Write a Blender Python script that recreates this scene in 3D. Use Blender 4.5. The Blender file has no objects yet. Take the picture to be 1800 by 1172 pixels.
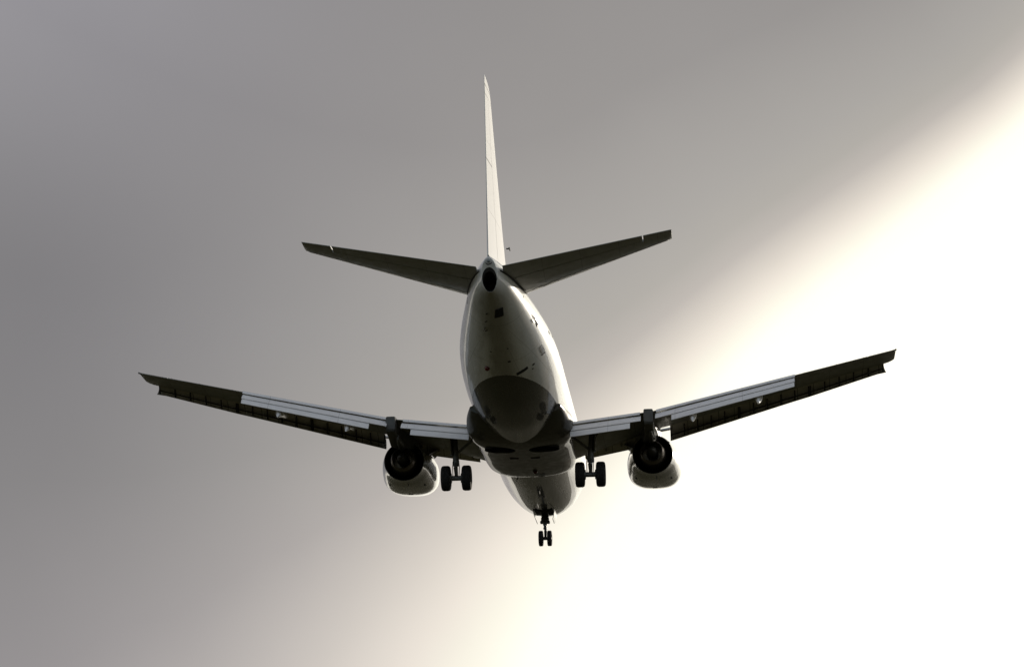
import bpy, bmesh, math, random
from mathutils import Vector, Matrix
import numpy as np

rad = math.radians
random.seed(7)
scene = bpy.context.scene
COL = scene.collection

# ------------------------------------------------------------------ camera
CAM_ELEV = 16.5                     # degrees above the horizon
FOCAL = 108.085
cam_d = bpy.data.cameras.new('camera')
cam_d.sensor_width = 36.0
cam_d.lens = FOCAL
cam_d.clip_start = 0.5
cam_d.clip_end = 60000
cam = bpy.data.objects.new('camera', cam_d)
COL.objects.link(cam)
cam.location = (0, 0, 1.7)
cam.rotation_euler = (rad(90 + CAM_ELEV), 0, 0)
scene.camera = cam

# ------------------------------------------------------------------ light
SUN_AZ, SUN_EL = 33.0, 14.0         # azimuth right of +Y, elevation
SUN_STRENGTH = 2.7
sun_d = bpy.data.lights.new('sun', 'SUN')
sun_d.energy = SUN_STRENGTH
sun_d.angle = rad(0.5)
sun_d.color = (1.0, 0.90, 0.76)
sun = bpy.data.objects.new('sun', sun_d)
COL.objects.link(sun)
sdir = Vector((math.sin(rad(SUN_AZ)) * math.cos(rad(SUN_EL)), math.cos(rad(SUN_AZ)) * math.cos(rad(SUN_EL)), math.sin(rad(SUN_EL))))
sun.rotation_euler = sdir.to_track_quat('Z', 'Y').to_euler()

scene.view_settings.view_transform = 'Standard'
scene.view_settings.look = 'None'
scene.view_settings.exposure = 0.0
scene.view_settings.gamma = 1.0
scene.cycles.max_bounces = 6
scene.cycles.sample_clamp_indirect = 4.0

# ------------------------------------------------------------------ world: storm cloud bank with a bright break towards the sun
world = bpy.data.worlds.new('World')
scene.world = world
world.use_nodes = True
nt = world.node_tree
nt.nodes.clear()


class NG:
    """small helper for building math node chains"""
    def __init__(self, tree):
        self.t = tree

    def n(self, typ, **kw):
        nd = self.t.nodes.new(typ)
        for k, v in kw.items():
            setattr(nd, k, v)
        return nd

    def put(self, sock, v):
        if v is None:
            return
        if hasattr(v, 'is_linked') or isinstance(v, bpy.types.NodeSocket):
            self.t.links.new(v, sock)
        else:
            sock.default_value = v

    def m(self, op, a, b=None, c=None, clamp=False):
        nd = self.n('ShaderNodeMath', operation=op, use_clamp=clamp)
        for i, v in enumerate((a, b, c)):
            if v is not None:
                self.put(nd.inputs[i], v)
        return nd.outputs[0]

    def mr(self, v, a, b, c=0.0, d=1.0, smooth=False):
        nd = self.n('ShaderNodeMapRange', interpolation_type='SMOOTHSTEP' if smooth else 'LINEAR')
        nd.clamp = True
        for i, q in enumerate((v, a, b, c, d)):
            self.put(nd.inputs[i], q)
        return nd.outputs[0]

    def mix(self, f, a, b):
        nd = self.n('ShaderNodeMix', data_type='RGBA')
        self.put(nd.inputs['Factor'], f)
        self.put(nd.inputs['A'], a)
        self.put(nd.inputs['B'], b)
        return nd.outputs['Result']

    def ramp(self, f, stops, interp='LINEAR'):
        nd = self.n('ShaderNodeValToRGB')
        nd.color_ramp.interpolation = interp
        el = nd.color_ramp.elements
        while len(el) < len(stops):
            el.new(0.5)
        for e, (p, c) in zip(el, stops):
            e.position = p
            e.color = (*c, 1)
        self.put(nd.inputs[0], f)
        return nd.outputs[0]

    def noise(self, vec, scale, detail=4, rough=0.55, lac=2.0):
        nd = self.n('ShaderNodeTexNoise')
        self.put(nd.inputs['Vector'], vec)
        nd.inputs['Scale'].default_value = scale
        nd.inputs['Detail'].default_value = detail
        nd.inputs['Roughness'].default_value = rough
        nd.inputs['Lacunarity'].default_value = lac
        return nd.outputs['Fac']


g = NG(nt)
out = g.n('ShaderNodeOutputWorld')
bg = g.n('ShaderNodeBackground')
bg.inputs['Strength'].default_value = 1.0
nt.links.new(bg.outputs[0], out.inputs[0])
tc = g.n('ShaderNodeTexCoord')
D = tc.outputs['Generated']
sep = g.n('ShaderNodeSeparateXYZ')
nt.links.new(D, sep.inputs[0])
dx, dy, dz = sep.outputs
DEG = 57.29578
az = g.m('MULTIPLY', g.m('ARCTAN2', dx, dy), DEG)         # degrees right of north (+Y)
el = g.m('MULTIPLY', g.m('ARCSINE', dz), DEG)

# clear sky (Nishita) for the half of the sky the storm bank does not cover
nish = g.n('ShaderNodeTexSky', sky_type='NISHITA')
nish.sun_disc = False
nish.sun_elevation = rad(SUN_EL)
nish.sun_rotation = rad(SUN_AZ)
nish.altitude = 30
nish.air_density = 1.0
nish.dust_density = 1.6
nish.ozone_density = 1.0
NISH = 0.11
nmul = g.n('ShaderNodeVectorMath', operation='SCALE')
nt.links.new(nish.outputs[0], nmul.inputs[0])
nmul.inputs['Scale'].default_value = NISH
clear = nmul.outputs[0]

# signed distance (degrees) past the edge of the cloud bank; the edge slants down to the left and then steepens
wob = g.m('MULTIPLY', g.m('SUBTRACT', g.noise(D, 7.0, 3, 0.5), 0.5), 0.30)
A0, E0 = 5.13, 17.07
ca, ce = 0.60, 0.80
daz = g.m('SUBTRACT', az, A0)
dele = g.m('SUBTRACT', el, E0)
s0 = g.m('SUBTRACT', g.m('SUBTRACT', g.m('MULTIPLY', daz, ca), g.m('MULTIPLY', dele, ce)), 0.15)
t0 = g.m('ADD', g.m('MULTIPLY', daz, -ce), g.m('MULTIPLY', dele, -ca))     # along the edge, down-left positive
tpos = g.m('MAXIMUM', g.m('MINIMUM', t0, 14.0), 0.0)
bend = g.m('ADD', g.m('MULTIPLY', g.m('MULTIPLY', tpos, tpos), -0.026), g.mr(t0, -5.5, 0.0, -0.22, 0.0))
width = g.m('ADD', g.mr(t0, -5.5, 0.0, 0.93, 1.27), g.m('MULTIPLY', g.m('MULTIPLY', tpos, tpos), 0.034))     # the edge softens towards the lower left
s = g.m('ADD', g.m('ADD', s0, bend), g.m('MULTIPLY', wob, width))
q = g.m('DIVIDE', s, width)
lum = g.ramp(g.mr(q, -8.0, 2.0), [
    (0.0, (0.280, 0.268, 0.268)), (0.40, (0.322, 0.306, 0.297)), (0.60, (0.415, 0.395, 0.371)), (0.66, (0.455, 0.43, 0.395)),
    (0.70, (0.535, 0.495, 0.455)), (0.74, (0.74, 0.68, 0.605)), (0.768, (0.91, 0.835, 0.735)), (0.79, (1.01, 0.965, 0.83)), (0.82, (1.14, 1.11, 0.98)), (1.0, (1.45, 1.38, 1.18))])
# faint mottling of the bank; a thicker, darker mass low on the left
mott = g.m('ADD', g.m('MULTIPLY', g.noise(D, 6.0, 5, 0.55), 0.16), 0.92)
left = g.mr(az, 1.0, -10.0, 0.0, 1.0, True)
low = g.m('ADD', g.mr(el, 23.5, 17.0, 0.10, 1.0, True), g.mr(el, 15.0, 9.0, 0.0, -0.12, True))
thick = g.m('SUBTRACT', 1.0, g.m('MULTIPLY', g.m('MULTIPLY', left, low), 0.45))
bank = g.n('ShaderNodeVectorMath', operation='SCALE')
nt.links.new(lum, bank.inputs[0])
nt.links.new(g.m('MULTIPLY', mott, thick), bank.inputs['Scale'])
# the bank ends overhead / behind: clear sky there
ahead = g.mr(g.m('ADD', dy, g.m('MULTIPLY', dz, -0.35)), -0.25, 0.25, 0, 1, True)
tint = g.n('ShaderNodeVectorMath', operation='MULTIPLY')
nt.links.new(bank.outputs[0], tint.inputs[0])
nt.links.new(g.mix(left, (1, 1, 1, 1), (0.965, 0.985, 1.085, 1)), tint.inputs[1])
# the bright break is a limited opening round the sun: grey cloud again well to the right of it
shut = g.mr(az, 36.0, 62.0, 0, 1, True)
banked = g.mix(shut, tint.outputs[0], (0.36, 0.355, 0.35, 1))
# scattered pale cloud in the clear half of the sky
puff = g.mr(g.noise(D, 2.6, 6, 0.58), 0.42, 0.62, 0, 0.85, True)
clear = g.mix(g.m('MULTIPLY', puff, g.mr(dz, 0.1, 0.5, 0.35, 1.0)), clear, (0.95, 0.97, 1.02, 1))
sky = g.mix(ahead, clear, banked)
# pale bright strip of open sky under the cloud deck, low on the horizon
strip = g.mr(el, 2.0, 6.5, 1.0, 0.0, True)
sky = g.mix(g.m('MULTIPLY', strip, g.mr(dy, -0.5, 0.2, 0.35, 1.0)), sky, (1.0, 0.94, 0.82, 1))
nt.links.new(sky, bg.inputs['Color'])

# ------------------------------------------------------------------ aircraft pose (pose relative to the camera, solved from the photo)
W = np.array([-2.47594263e-01, 7.71301582e-02, -2.21914820e-02])
T = np.array([1.70482492, 6.64924171, 136.461258])
th = np.linalg.norm(W); kx, ky, kz = W / th
K = np.array([[0, -kz, ky], [kz, 0, -kx], [-ky, kx, 0]])
RW = np.eye(3) + math.sin(th) * K + (1 - math.cos(th)) * K @ K
R0 = np.array([[1, 0, 0], [0, 0, -1], [0, 1, 0]], float)
Mca = RW @ R0                                        # local -> camera (x right, y down, z forward)
ce_, se_ = math.cos(rad(CAM_ELEV)), math.sin(rad(CAM_ELEV))
Bw = np.array([[1, 0, 0], [0, se_, ce_], [0, -ce_, se_]])      # camera axes -> world
Rw = Bw @ Mca
Tw = Bw @ T + np.array([0, 0, 1.7])
MW = Matrix([[*Rw[0], Tw[0]], [*Rw[1], Tw[1]], [*Rw[2], Tw[2]], [0, 0, 0, 1]])

plane = bpy.data.objects.new('jet_airliner', None)
COL.objects.link(plane)
plane.empty_display_size = 2
plane.matrix_world = MW
plane['label'] = 'white twin engined jet airliner seen from below and behind with landing gear and flaps down'
plane['category'] = 'airplane'


# ------------------------------------------------------------------ materials
def mat_base(name):
    m = bpy.data.materials.new(name)
    m.use_nodes = True
    t = m.node_tree
    b = t.nodes['Principled BSDF']
    return m, NG(t), b


def obj_coords(h):
    tcn = h.n('ShaderNodeTexCoord')
    sp = h.n('ShaderNodeSeparateXYZ')
    h.t.links.new(tcn.outputs['Object'], sp.inputs[0])
    y, nx, z = sp.outputs
    return tcn.outputs['Object'], h.m('MULTIPLY', nx, -1.0), y, z


def stretch(h, vec, sx, sy, sz):
    mp = h.n('ShaderNodeMapping')
    h.t.links.new(vec, mp.inputs[0])
    mp.inputs['Scale'].default_value = (sx, sy, sz)
    return mp.outputs[0]


def line_mask(h, v, period, w, off=0.0):
    """1 on thin lines repeated every period"""
    f = h.m('ABSOLUTE', h.m('SUBTRACT', h.m('FRACT', h.m('DIVIDE', h.m('ADD', v, off + 1000 * period), period)), 0.5))
    return h.m('LESS_THAN', f, w / period / 2)


def bump_to(h, b, height, dist=0.01, strength=0.3):
    bp = h.n('ShaderNodeBump')
    bp.inputs['Distance'].default_value = dist
    bp.inputs['Strength'].default_value = strength
    h.t.links.new(height, bp.inputs['Height'])
    h.t.links.new(bp.outputs[0], b.inputs['Normal'])


def paint(name, col, rough=0.28, coat=0.5, spec=0.5, metal=0.0, dirt=0.25, panel=None, streak=True, bump=0.03, rvar=1.0, dirtcol=(0.10, 0.085, 0.06)):
    m, h, b = mat_base(name)
    vec, xa, y, z = obj_coords(h)
    n1 = h.noise(stretch(h, vec, 1.4, 0.22 if streak else 1.0, 1.4), 1.8, 4, 0.5)
    n2 = h.noise(vec, 3.5, 3, 0.5)
    dm = h.m('MULTIPLY', h.mr(n1, 0.45, 0.8, 0, 1), h.mr(n2, 0.25, 0.75, 0.3, 1))
    c = h.mix(h.m('MULTIPLY', dm, dirt), (*col, 1), (*dirtcol, 1))
    if panel:
        lm = None
        for axis, per, w, off in panel:
            v = {'x': xa, 'y': y, 'z': z}[axis]
            k = line_mask(h, v, per, w, off)
            lm = k if lm is None else h.m('MAXIMUM', lm, k)
        c = h.mix(h.m('MULTIPLY', lm, 0.55), c, (0.03, 0.028, 0.025, 1))
    h.put(b.inputs['Base Color'], c)
    h.put(b.inputs['Roughness'], h.mr(n2, 0.3, 0.7, rough * (1 - .2 * rvar), rough * (1 + .35 * rvar)))
    b.inputs['Metallic'].default_value = metal
    b.inputs['Specular IOR Level'].default_value = spec
    b.inputs['Coat Weight'].default_value = coat
    b.inputs['Coat Roughness'].default_value = 0.03
    wv = h.noise(vec, 1.2, 1, 0.4)
    if bump > 0:
        bump_to(h, b, wv, 0.006, bump)
    return m


# white body paint above, grey belly paint below a waterline
def body_paint():
    m, h, b = mat_base('body_paint')
    vec, xa, y, z = obj_coords(h)
    n1 = h.noise(stretch(h, vec, 1.5, 0.16, 1.5), 1.8, 4, 0.5)
    n2 = h.noise(vec, 3.0, 3, 0.5)
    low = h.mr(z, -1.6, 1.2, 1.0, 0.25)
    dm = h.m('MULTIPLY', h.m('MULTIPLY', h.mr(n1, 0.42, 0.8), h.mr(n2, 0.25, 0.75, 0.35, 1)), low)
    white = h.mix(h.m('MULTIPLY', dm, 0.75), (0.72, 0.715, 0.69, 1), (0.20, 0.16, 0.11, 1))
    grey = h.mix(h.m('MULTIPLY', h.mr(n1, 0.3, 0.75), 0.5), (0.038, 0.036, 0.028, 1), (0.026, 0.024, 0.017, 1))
    soot = h.m('MULTIPLY', h.mr(h.m('ABSOLUTE', h.m('ADD', y, h.m('MULTIPLY', h.m('SUBTRACT', n1, 0.5), 0.5))), 0.12, 0.75, 0.62, 0.0, True), h.mr(xa, 22.0, 30.5, 0.75, 1.0))
    white = h.mix(h.m('MULTIPLY', soot, h.mr(z, 0.9, 0.5, 0.0, 1.0)), white, (0.13, 0.115, 0.085, 1))
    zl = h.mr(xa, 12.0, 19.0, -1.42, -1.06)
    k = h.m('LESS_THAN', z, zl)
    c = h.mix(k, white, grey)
    # skin joints
    ring = line_mask(h, xa, 2.55, 0.018, 0.6)
    ang = h.m('ARCTAN2', y, z)
    strg = h.m('LESS_THAN', h.m('ABSOLUTE', h.m('SUBTRACT', h.m('ABSOLUTE', ang), 2.62)), 0.007)
    strg2 = h.m('LESS_THAN', h.m('ABSOLUTE', h.m('SUBTRACT', h.m('ABSOLUTE', ang), 1.95)), 0.005)
    lm = h.m('MAXIMUM', ring, h.m('MAXIMUM', strg, strg2))
    c = h.mix(h.m('MULTIPLY', lm, 0.4), c, (0.05, 0.048, 0.04, 1))
    h.put(b.inputs['Base Color'], c)
    h.put(b.inputs['Roughness'], h.mr(n1, 0.35, 0.75, 0.22, 0.42))
    b.inputs['Specular IOR Level'].default_value = 0.15
    b.inputs['Coat Weight'].default_value = 0.8
    b.inputs['Coat Roughness'].default_value = 0.025
    bump_to(h, b, h.noise(stretch(h, vec, 1, .5, 1), 1.1, 1, 0.4), 0.008, 0.05)
    return m


def dark(name, col, rough=0.6, metal=0.0, spec=0.4):
    m, h, b = mat_base(name)
    vec, xa, y, z = obj_coords(h)
    n = h.noise(vec, 14.0, 5, 0.6)
    c2 = tuple(v * (0.55 if metal < 1 else 0.85) for v in col)
    h.put(b.inputs['Base Color'], h.mix(h.mr(n, 0.3, 0.7), (*col, 1), (*c2, 1)))
    h.put(b.inputs['Roughness'], h.mr(n, 0.3, 0.7, rough * 0.85, min(1, rough * 1.2)))
    b.inputs['Metallic'].default_value = metal
    b.inputs['Specular IOR Level'].default_value = spec
    return m


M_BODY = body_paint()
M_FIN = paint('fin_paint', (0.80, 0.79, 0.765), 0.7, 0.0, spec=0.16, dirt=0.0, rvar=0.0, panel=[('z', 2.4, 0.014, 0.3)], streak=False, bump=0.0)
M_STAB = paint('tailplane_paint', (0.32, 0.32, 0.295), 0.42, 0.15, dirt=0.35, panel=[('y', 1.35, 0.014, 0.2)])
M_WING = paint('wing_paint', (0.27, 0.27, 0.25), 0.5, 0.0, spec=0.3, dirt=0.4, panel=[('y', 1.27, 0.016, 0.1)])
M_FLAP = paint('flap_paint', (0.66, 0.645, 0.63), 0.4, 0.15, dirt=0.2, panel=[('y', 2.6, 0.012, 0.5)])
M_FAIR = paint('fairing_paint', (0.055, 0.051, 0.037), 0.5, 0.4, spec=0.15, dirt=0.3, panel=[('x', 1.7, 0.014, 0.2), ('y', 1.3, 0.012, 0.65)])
M_COWL = paint('cowl_paint', (0.20, 0.196, 0.178), 0.25, 1.0, dirt=0.1, streak=True, bump=0.0)
M_SLAT = paint('slat_paint', (0.50, 0.47, 0.42), 0.5, 0.05, dirt=0.5, panel=[('y', 0.62, 0.03, 0.1)])
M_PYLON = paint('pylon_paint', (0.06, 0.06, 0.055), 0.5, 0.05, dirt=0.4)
M_STEEL = dark('gear_steel', (0.16, 0.16, 0.155), 0.42, 0.35)
M_CHROME = dark('oleo_chrome', (0.55, 0.55, 0.55), 0.18, 1.0)
M_TYRE = dark('tyre_rubber', (0.014, 0.013, 0.012), 0.8)
M_HUB = dark('hub_metal', (0.20, 0.20, 0.20), 0.45, 0.5)
M_DUCT = dark('duct_soot', (0.03, 0.028, 0.026), 0.6)
M_NOZZLE = dark('nozzle_metal', (0.16, 0.14, 0.12), 0.36, 0.9)
M_BLACK = dark('black_vent', (0.012, 0.012, 0.012), 0.7)
M_BAY = dark('bay_shade', (0.02, 0.02, 0.018), 0.8)
M_SEAL = dark('seal_rubber', (0.02, 0.019, 0.017), 0.75)
M_BARE = dark('bare_metal', (0.62, 0.61, 0.58), 0.3, 0.9)
M_EDGE = dark('polished_edge', (0.80, 0.79, 0.76), 0.45, 1.0)
M_RED = dark('beacon_red', (0.11, 0.006, 0.005), 0.3)
M_GLASS = dark('lamp_lens', (0.25, 0.27, 0.28), 0.12)


# ------------------------------------------------------------------ mesh helpers (aircraft axes: x aft of the nose, y right, z up)
def P(x, y, z):
    return Vector((y, -x, z))


def obj(name, bm, mats, parent, smooth=True, label=None, angle=35):
    bmesh.ops.recalc_face_normals(bm, faces=bm.faces)
    me = bpy.data.meshes.new(name)
    bm.to_mesh(me)
    bm.free()
    if not isinstance(mats, (list, tuple)):
        mats = [mats]
    for mm in mats:
        me.materials.append(mm)
    if smooth:
        me.shade_smooth()
        try:
            me.set_sharp_from_angle(angle=rad(angle))
        except Exception:
            pass
    o = bpy.data.objects.new(name, me)
    COL.objects.link(o)
    o.parent = parent
    if label:
        o['label'] = label
    return o


def loft(bm, rings, close0=True, close1=True, mi=0):
    vs = [[bm.verts.new(p) for p in r] for r in rings]
    n = len(rings[0])
    for a, b in zip(vs[:-1], vs[1:]):
        for i in range(n):
            j = (i + 1) % n
            try:
                f = bm.faces.new((a[i], a[j], b[j], b[i]))
                f.material_index = mi
            except ValueError:
                pass
    if close0:
        f = bm.faces.new(vs[0][::-1]); f.material_index = mi
    if close1:
        f = bm.faces.new(vs[-1]); f.material_index = mi
    return vs


def box(bm, c, size, rot=None, mi=0, bev=0.0):
    """box centred at aircraft point c with size (dx, dy, dz)"""
    r = bmesh.ops.create_cube(bm, size=1)
    vs = r['verts']
    mtx = Matrix.Translation(P(*c)) @ (rot.to_4x4() if rot else Matrix.Identity(4)) @ Matrix.Diagonal((size[1], size[0], size[2], 1))
    bmesh.ops.transform(bm, matrix=mtx, verts=vs)
    fs = {f for v in vs for f in v.link_faces}
    for f in fs:
        f.material_index = mi
    if bev:
        es = {e for v in vs for e in v.link_edges}
        bmesh.ops.bevel(bm, geom=list(es), offset=bev, segments=2, affect='EDGES', profile=0.5)


def tube(bm, pts, radii, n=12, mi=0, caps=True):
    """round tube through aircraft points"""
    ps = [P(*p) for p in pts]
    if not isinstance(radii, (list, tuple)):
        radii = [radii] * len(ps)
    rings = []
    for i, p in enumerate(ps):
        d = (ps[min(i + 1, len(ps) - 1)] - ps[max(i - 1, 0)]).normalized()
        up = Vector((0, 0, 1)) if abs(d.z) < 0.9 else Vector((1, 0, 0))
        u = d.cross(up).normalized()
        v = u.cross(d).normalized()
        rings.append([p + (u * math.cos(a) + v * math.sin(a)) * radii[i] for a in [2 * math.pi * k / n for k in range(n)]])
    loft(bm, rings, caps, caps, mi)


def lathe_y(bm, c, prof, n=40, mi=0):
    """surface of revolution about the aircraft's lateral axis; prof = [(dy, r)]"""
    rings = []
    for dy, r in prof:
        rings.append([P(c[0] + r * math.cos(a), c[1] + dy, c[2] + r * math.sin(a)) for a in [2 * math.pi * k / n for k in range(n)]])
    loft(bm, rings, True, True, mi)


# aerofoil section between a leading and trailing point; covers chord fraction u0..u1
def nthick(u):
    return 5 * (0.2969 * math.sqrt(max(u, 0)) - 0.126 * u - 0.3516 * u * u + 0.2843 * u ** 3 - 0.1015 * u ** 4)


def foil(le, te, tc, u0=0.0, u1=1.0, lowf=0.5, n=12, axis='z', tmin=0.006, camber=0.0):
    le = P(*le); te = P(*te)
    ch = te - le
    c = ch.length
    lat = Vector((1, 0, 0)) if axis == 'z' else Vector((0, 0, 1))
    up = ch.cross(lat).normalized() * (-1)
    if axis == 'z' and up.z < 0:
        up = -up
    if axis == 'y' and up.x < 0:
        up = -up
    us = [u0 + (u1 - u0) * (0.5 - 0.5 * math.cos(math.pi * i / n)) for i in range(n + 1)]
    if u0 > 0:
        us = [u0 + (u1 - u0) * i / n for i in range(n + 1)]
    pts = []
    for u in reversed(us):
        t = nthick(u) * tc * c
        cam_ = camber * c * 4 * u * (1 - u)
        pts.append(le + ch * u + up * (max(t * 2 * (1 - lowf), tmin) + cam_))
    for u in us:
        t = nthick(u) * tc * c
        cam_ = camber * c * 4 * u * (1 - u)
        pts.append(le + ch * u - up * (max(t * 2 * lowf, tmin) - cam_))
    return pts


def lerp(a, b, f):
    return a + (b - a) * f


def interp(table, y):
    """piecewise linear lookup: rows (y, v1, v2, ...)"""
    if y <= table[0][0]:
        return table[0][1:]
    for r0, r1 in zip(table[:-1], table[1:]):
        if y <= r1[0]:
            f = (y - r0[0]) / (r1[0] - r0[0])
            return tuple(lerp(a, b, f) for a, b in zip(r0[1:], r1[1:]))
    return table[-1][1:]


# ------------------------------------------------------------------ ground below the approach path
def build_ground():
    bm = bmesh.new()
    R_ = 20000.0
    rr = [0, 20, 60, 200, 800, 3000, 9000, R_]
    n = 48
    rings = []
    for r in rr[1:]:
        rings.append([bm.verts.new((r * math.cos(2 * math.pi * k / n), r * math.sin(2 * math.pi * k / n), 0)) for k in range(n)])
    bm.faces.new(rings[0])
    for a, b in zip(rings[:-1], rings[1:]):
        for i in range(n):
            bm.faces.new((a[i], a[(i + 1) % n], b[(i + 1) % n], b[i]))
    m, h, b = mat_base('dry_grass')
    tcn = h.n('ShaderNodeTexCoord')
    n1 = h.noise(tcn.outputs['Object'], 0.02, 6, 0.6)
    n2 = h.noise(tcn.outputs['Object'], 1.5, 6, 0.65)
    c = h.mix(h.mr(n1, 0.35, 0.65), (0.038, 0.036, 0.015, 1), (0.055, 0.047, 0.024, 1))
    c = h.mix(h.mr(n2, 0.3, 0.7, 0, 0.5), c, (0.024, 0.026, 0.010, 1))
    h.put(b.inputs['Base Color'], c)
    b.inputs['Roughness'].default_value = 0.95
    b.inputs['Specular IOR Level'].default_value = 0.1
    o = obj('ground', bm, m, None, False)
    o['kind'] = 'structure'


build_ground()

# ------------------------------------------------------------------ fuselage
ST = np.array([(0.05, .10, -.55, -.75, -.65), (.35, .48, -.22, -1.10, -.6), (1.0, .95, .20, -1.45, -.5), (2.0, 1.42, .85, -1.90, -.3),
               (3.0, 1.68, 1.45, -2.05, -.15), (4.5, 1.83, 1.80, -2.12, -.05), (6.0, 1.88, 1.93, -2.13, 0), (9, 1.88, 1.93, -2.11, 0),
               (13, 1.88, 1.93, -2.04, 0), (17, 1.88, 1.93, -2.04, 0), (20, 1.88, 1.93, -2.02, 0), (22, 1.85, 1.93, -1.80, .06),
               (24, 1.74, 1.93, -1.38, .2), (26, 1.50, 1.92, -.86, .42), (28, 1.17, 1.89, -.30, .68), (29, .99, 1.86, -.03, .80),
               (30, .77, 1.80, .23, .90), (30.7, .55, 1.74, .40, .95), (31.2, .32, 1.66, .50, 1.0)])


def sta(x):
    i = int(np.clip(np.searchsorted(ST[:, 0], x) - 1, 0, len(ST) - 2))
    x0, x1 = ST[i, 0], ST[i + 1, 0]
    hh = x1 - x0
    t = (x - x0) / hh

    def sl(j):
        if j <= 0 or j >= len(ST) - 1:
            j0 = max(j - 1, 0); j1 = min(j + 1, len(ST) - 1)
            return (ST[j1, 1:] - ST[j0, 1:]) / (ST[j1, 0] - ST[j0, 0])
        a = (ST[j, 1:] - ST[j - 1, 1:]) / (ST[j, 0] - ST[j - 1, 0])
        b = (ST[j + 1, 1:] - ST[j, 1:]) / (ST[j + 1, 0] - ST[j, 0])
        return np.where(a * b <= 0, 0, 2 * a * b / (a + b + 1e-12))
    m0, m1 = sl(i), sl(i + 1)
    p0, p1 = ST[i, 1:], ST[i + 1, 1:]
    return (2 * t ** 3 - 3 * t * t + 1) * p0 + (t ** 3 - 2 * t * t + t) * hh * m0 + (-2 * t ** 3 + 3 * t * t) * p1 + (t ** 3 - t * t) * hh * m1


def fus(x, phi, off=0.0):
    """point on the body skin; phi in degrees from the top, positive to the right"""
    hw, zt, zb, zc = sta(x)
    p = rad(phi)
    c = math.cos(p)
    bb = (zt - zc) if c > 0 else (zc - zb)
    pt = P(x, hw * math.sin(p), zc + bb * c)
    if off:
        nrm = fus_n(x, phi)
        pt = pt + nrm * off
    return pt


def fus_n(x, phi):
    e = 0.02
    a = fus(x + e, phi) - fus(x - e, phi)
    b = fus(x, phi + .5) - fus(x, phi - .5)
    n = a.cross(b)
    n.normalize()
    hw, zt, zb, zc = sta(x)
    c = P(x, 0, zc)
    if n.dot(fus(x, phi) - c) < 0:
        n = -n
    return n


def build_fuselage():
    bm = bmesh.new()
    NS = 96
    xs = []
    for a, b in zip(ST[:-1, 0], ST[1:, 0]):
        k = max(2, int((b - a) / 0.35))
        xs += [a + (b - a) * i / k for i in range(k)]
    rings = []
    for x in xs:
        rings.append([fus(x, 360.0 * i / NS) for i in range(NS)])
    # tail end: sheared rings so that the exhaust opening is cut aslant
    for x, sc in ((31.2, 1.0),):
        rings.append([fus(x, 360.0 * i / NS) for i in range(NS)])
    # shear the aft rings
    for r in rings:
        for i, p in enumerate(r):
            xa = -p.y
            if xa > 28.5:
                f = (xa - 28.5) / 2.7
                p.y -= f * f * 0.50 * (p.z - 0.95)
    vs = loft(bm, rings, True, False)
    # exhaust lip and dark tube
    def ell(xc, hw, z0, z1, sh):
        zc = (z0 + z1) / 2; hz = (z1 - z0) / 2
        return [P(xc + sh * (zc + hz * math.cos(2 * math.pi * i / NS) - 0.95), hw * math.sin(2 * math.pi * i / NS), zc + hz * math.cos(2 * math.pi * i / NS)) for i in range(NS)]
    specs = [(31.30, .27, .51, 1.60, .5, 0), (31.30, .262, .515, 1.30, .5, 0), (31.285, .235, .545, 1.17, .5, 1), (30.9, .225, .555, 1.15, .45, 1), (30.0, .2, .62, 1.1, .3, 1)]
    prev = vs[-1]
    for (xc, hw, z0, z1, sh, mi) in specs:
        cur = [bm.verts.new(p) for p in ell(xc, hw, z0, z1, sh)]
        for i in range(NS):
            j = (i + 1) % NS
            f = bm.faces.new((prev[i], prev[j], cur[j], cur[i]))
            f.material_index = mi
        prev = cur
    f = bm.faces.new(prev)
    f.material_index = 1
    return obj('fuselage', bm, [M_BODY, M_DUCT], plane, angle=40)


fuselage = build_fuselage()


def skin_patch(name, x0, x1, p0, p1, mat, parent, th_=0.012, lift=0.006, nx=6, npn=6, skew=0.0, label=None, xskew=0.0):
    """thin plate that follows the body skin between two stations and two angles"""
    bm = bmesh.new()
    top, bot = [], []
    for i in range(nx + 1):
        for j in range(npn + 1):
            fx, fp = i / nx, j / npn
            x = lerp(x0, x1, fx) + xskew * (fp - .5)
            ph = lerp(p0, p1, fp) + skew * (fx - .5)
            top.append(bm.verts.new(fus(x, ph, lift)))
            bot.append(bm.verts.new(fus(x, ph, lift - th_)))
    k = npn + 1
    for i in range(nx):
        for j in range(npn):
            a, b, c, d = i * k + j, (i + 1) * k + j, (i + 1) * k + j + 1, i * k + j + 1
            bm.faces.new((top[a], top[b], top[c], top[d]))
            bm.faces.new((bot[d], bot[c], bot[b], bot[a]))
    edge = [i * k for i in range(nx + 1)] + [nx * k + j for j in range(1, k)] + [i * k + npn for i in range(nx - 1, -1, -1)] + [j for j in range(npn - 1, 0, -1)]
    for a, b in zip(edge, edge[1:] + edge[:1]):
        bm.faces.new((top[a], top[b], bot[b], bot[a]))
    return obj(name, bm, mat, parent, label=label)


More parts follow.
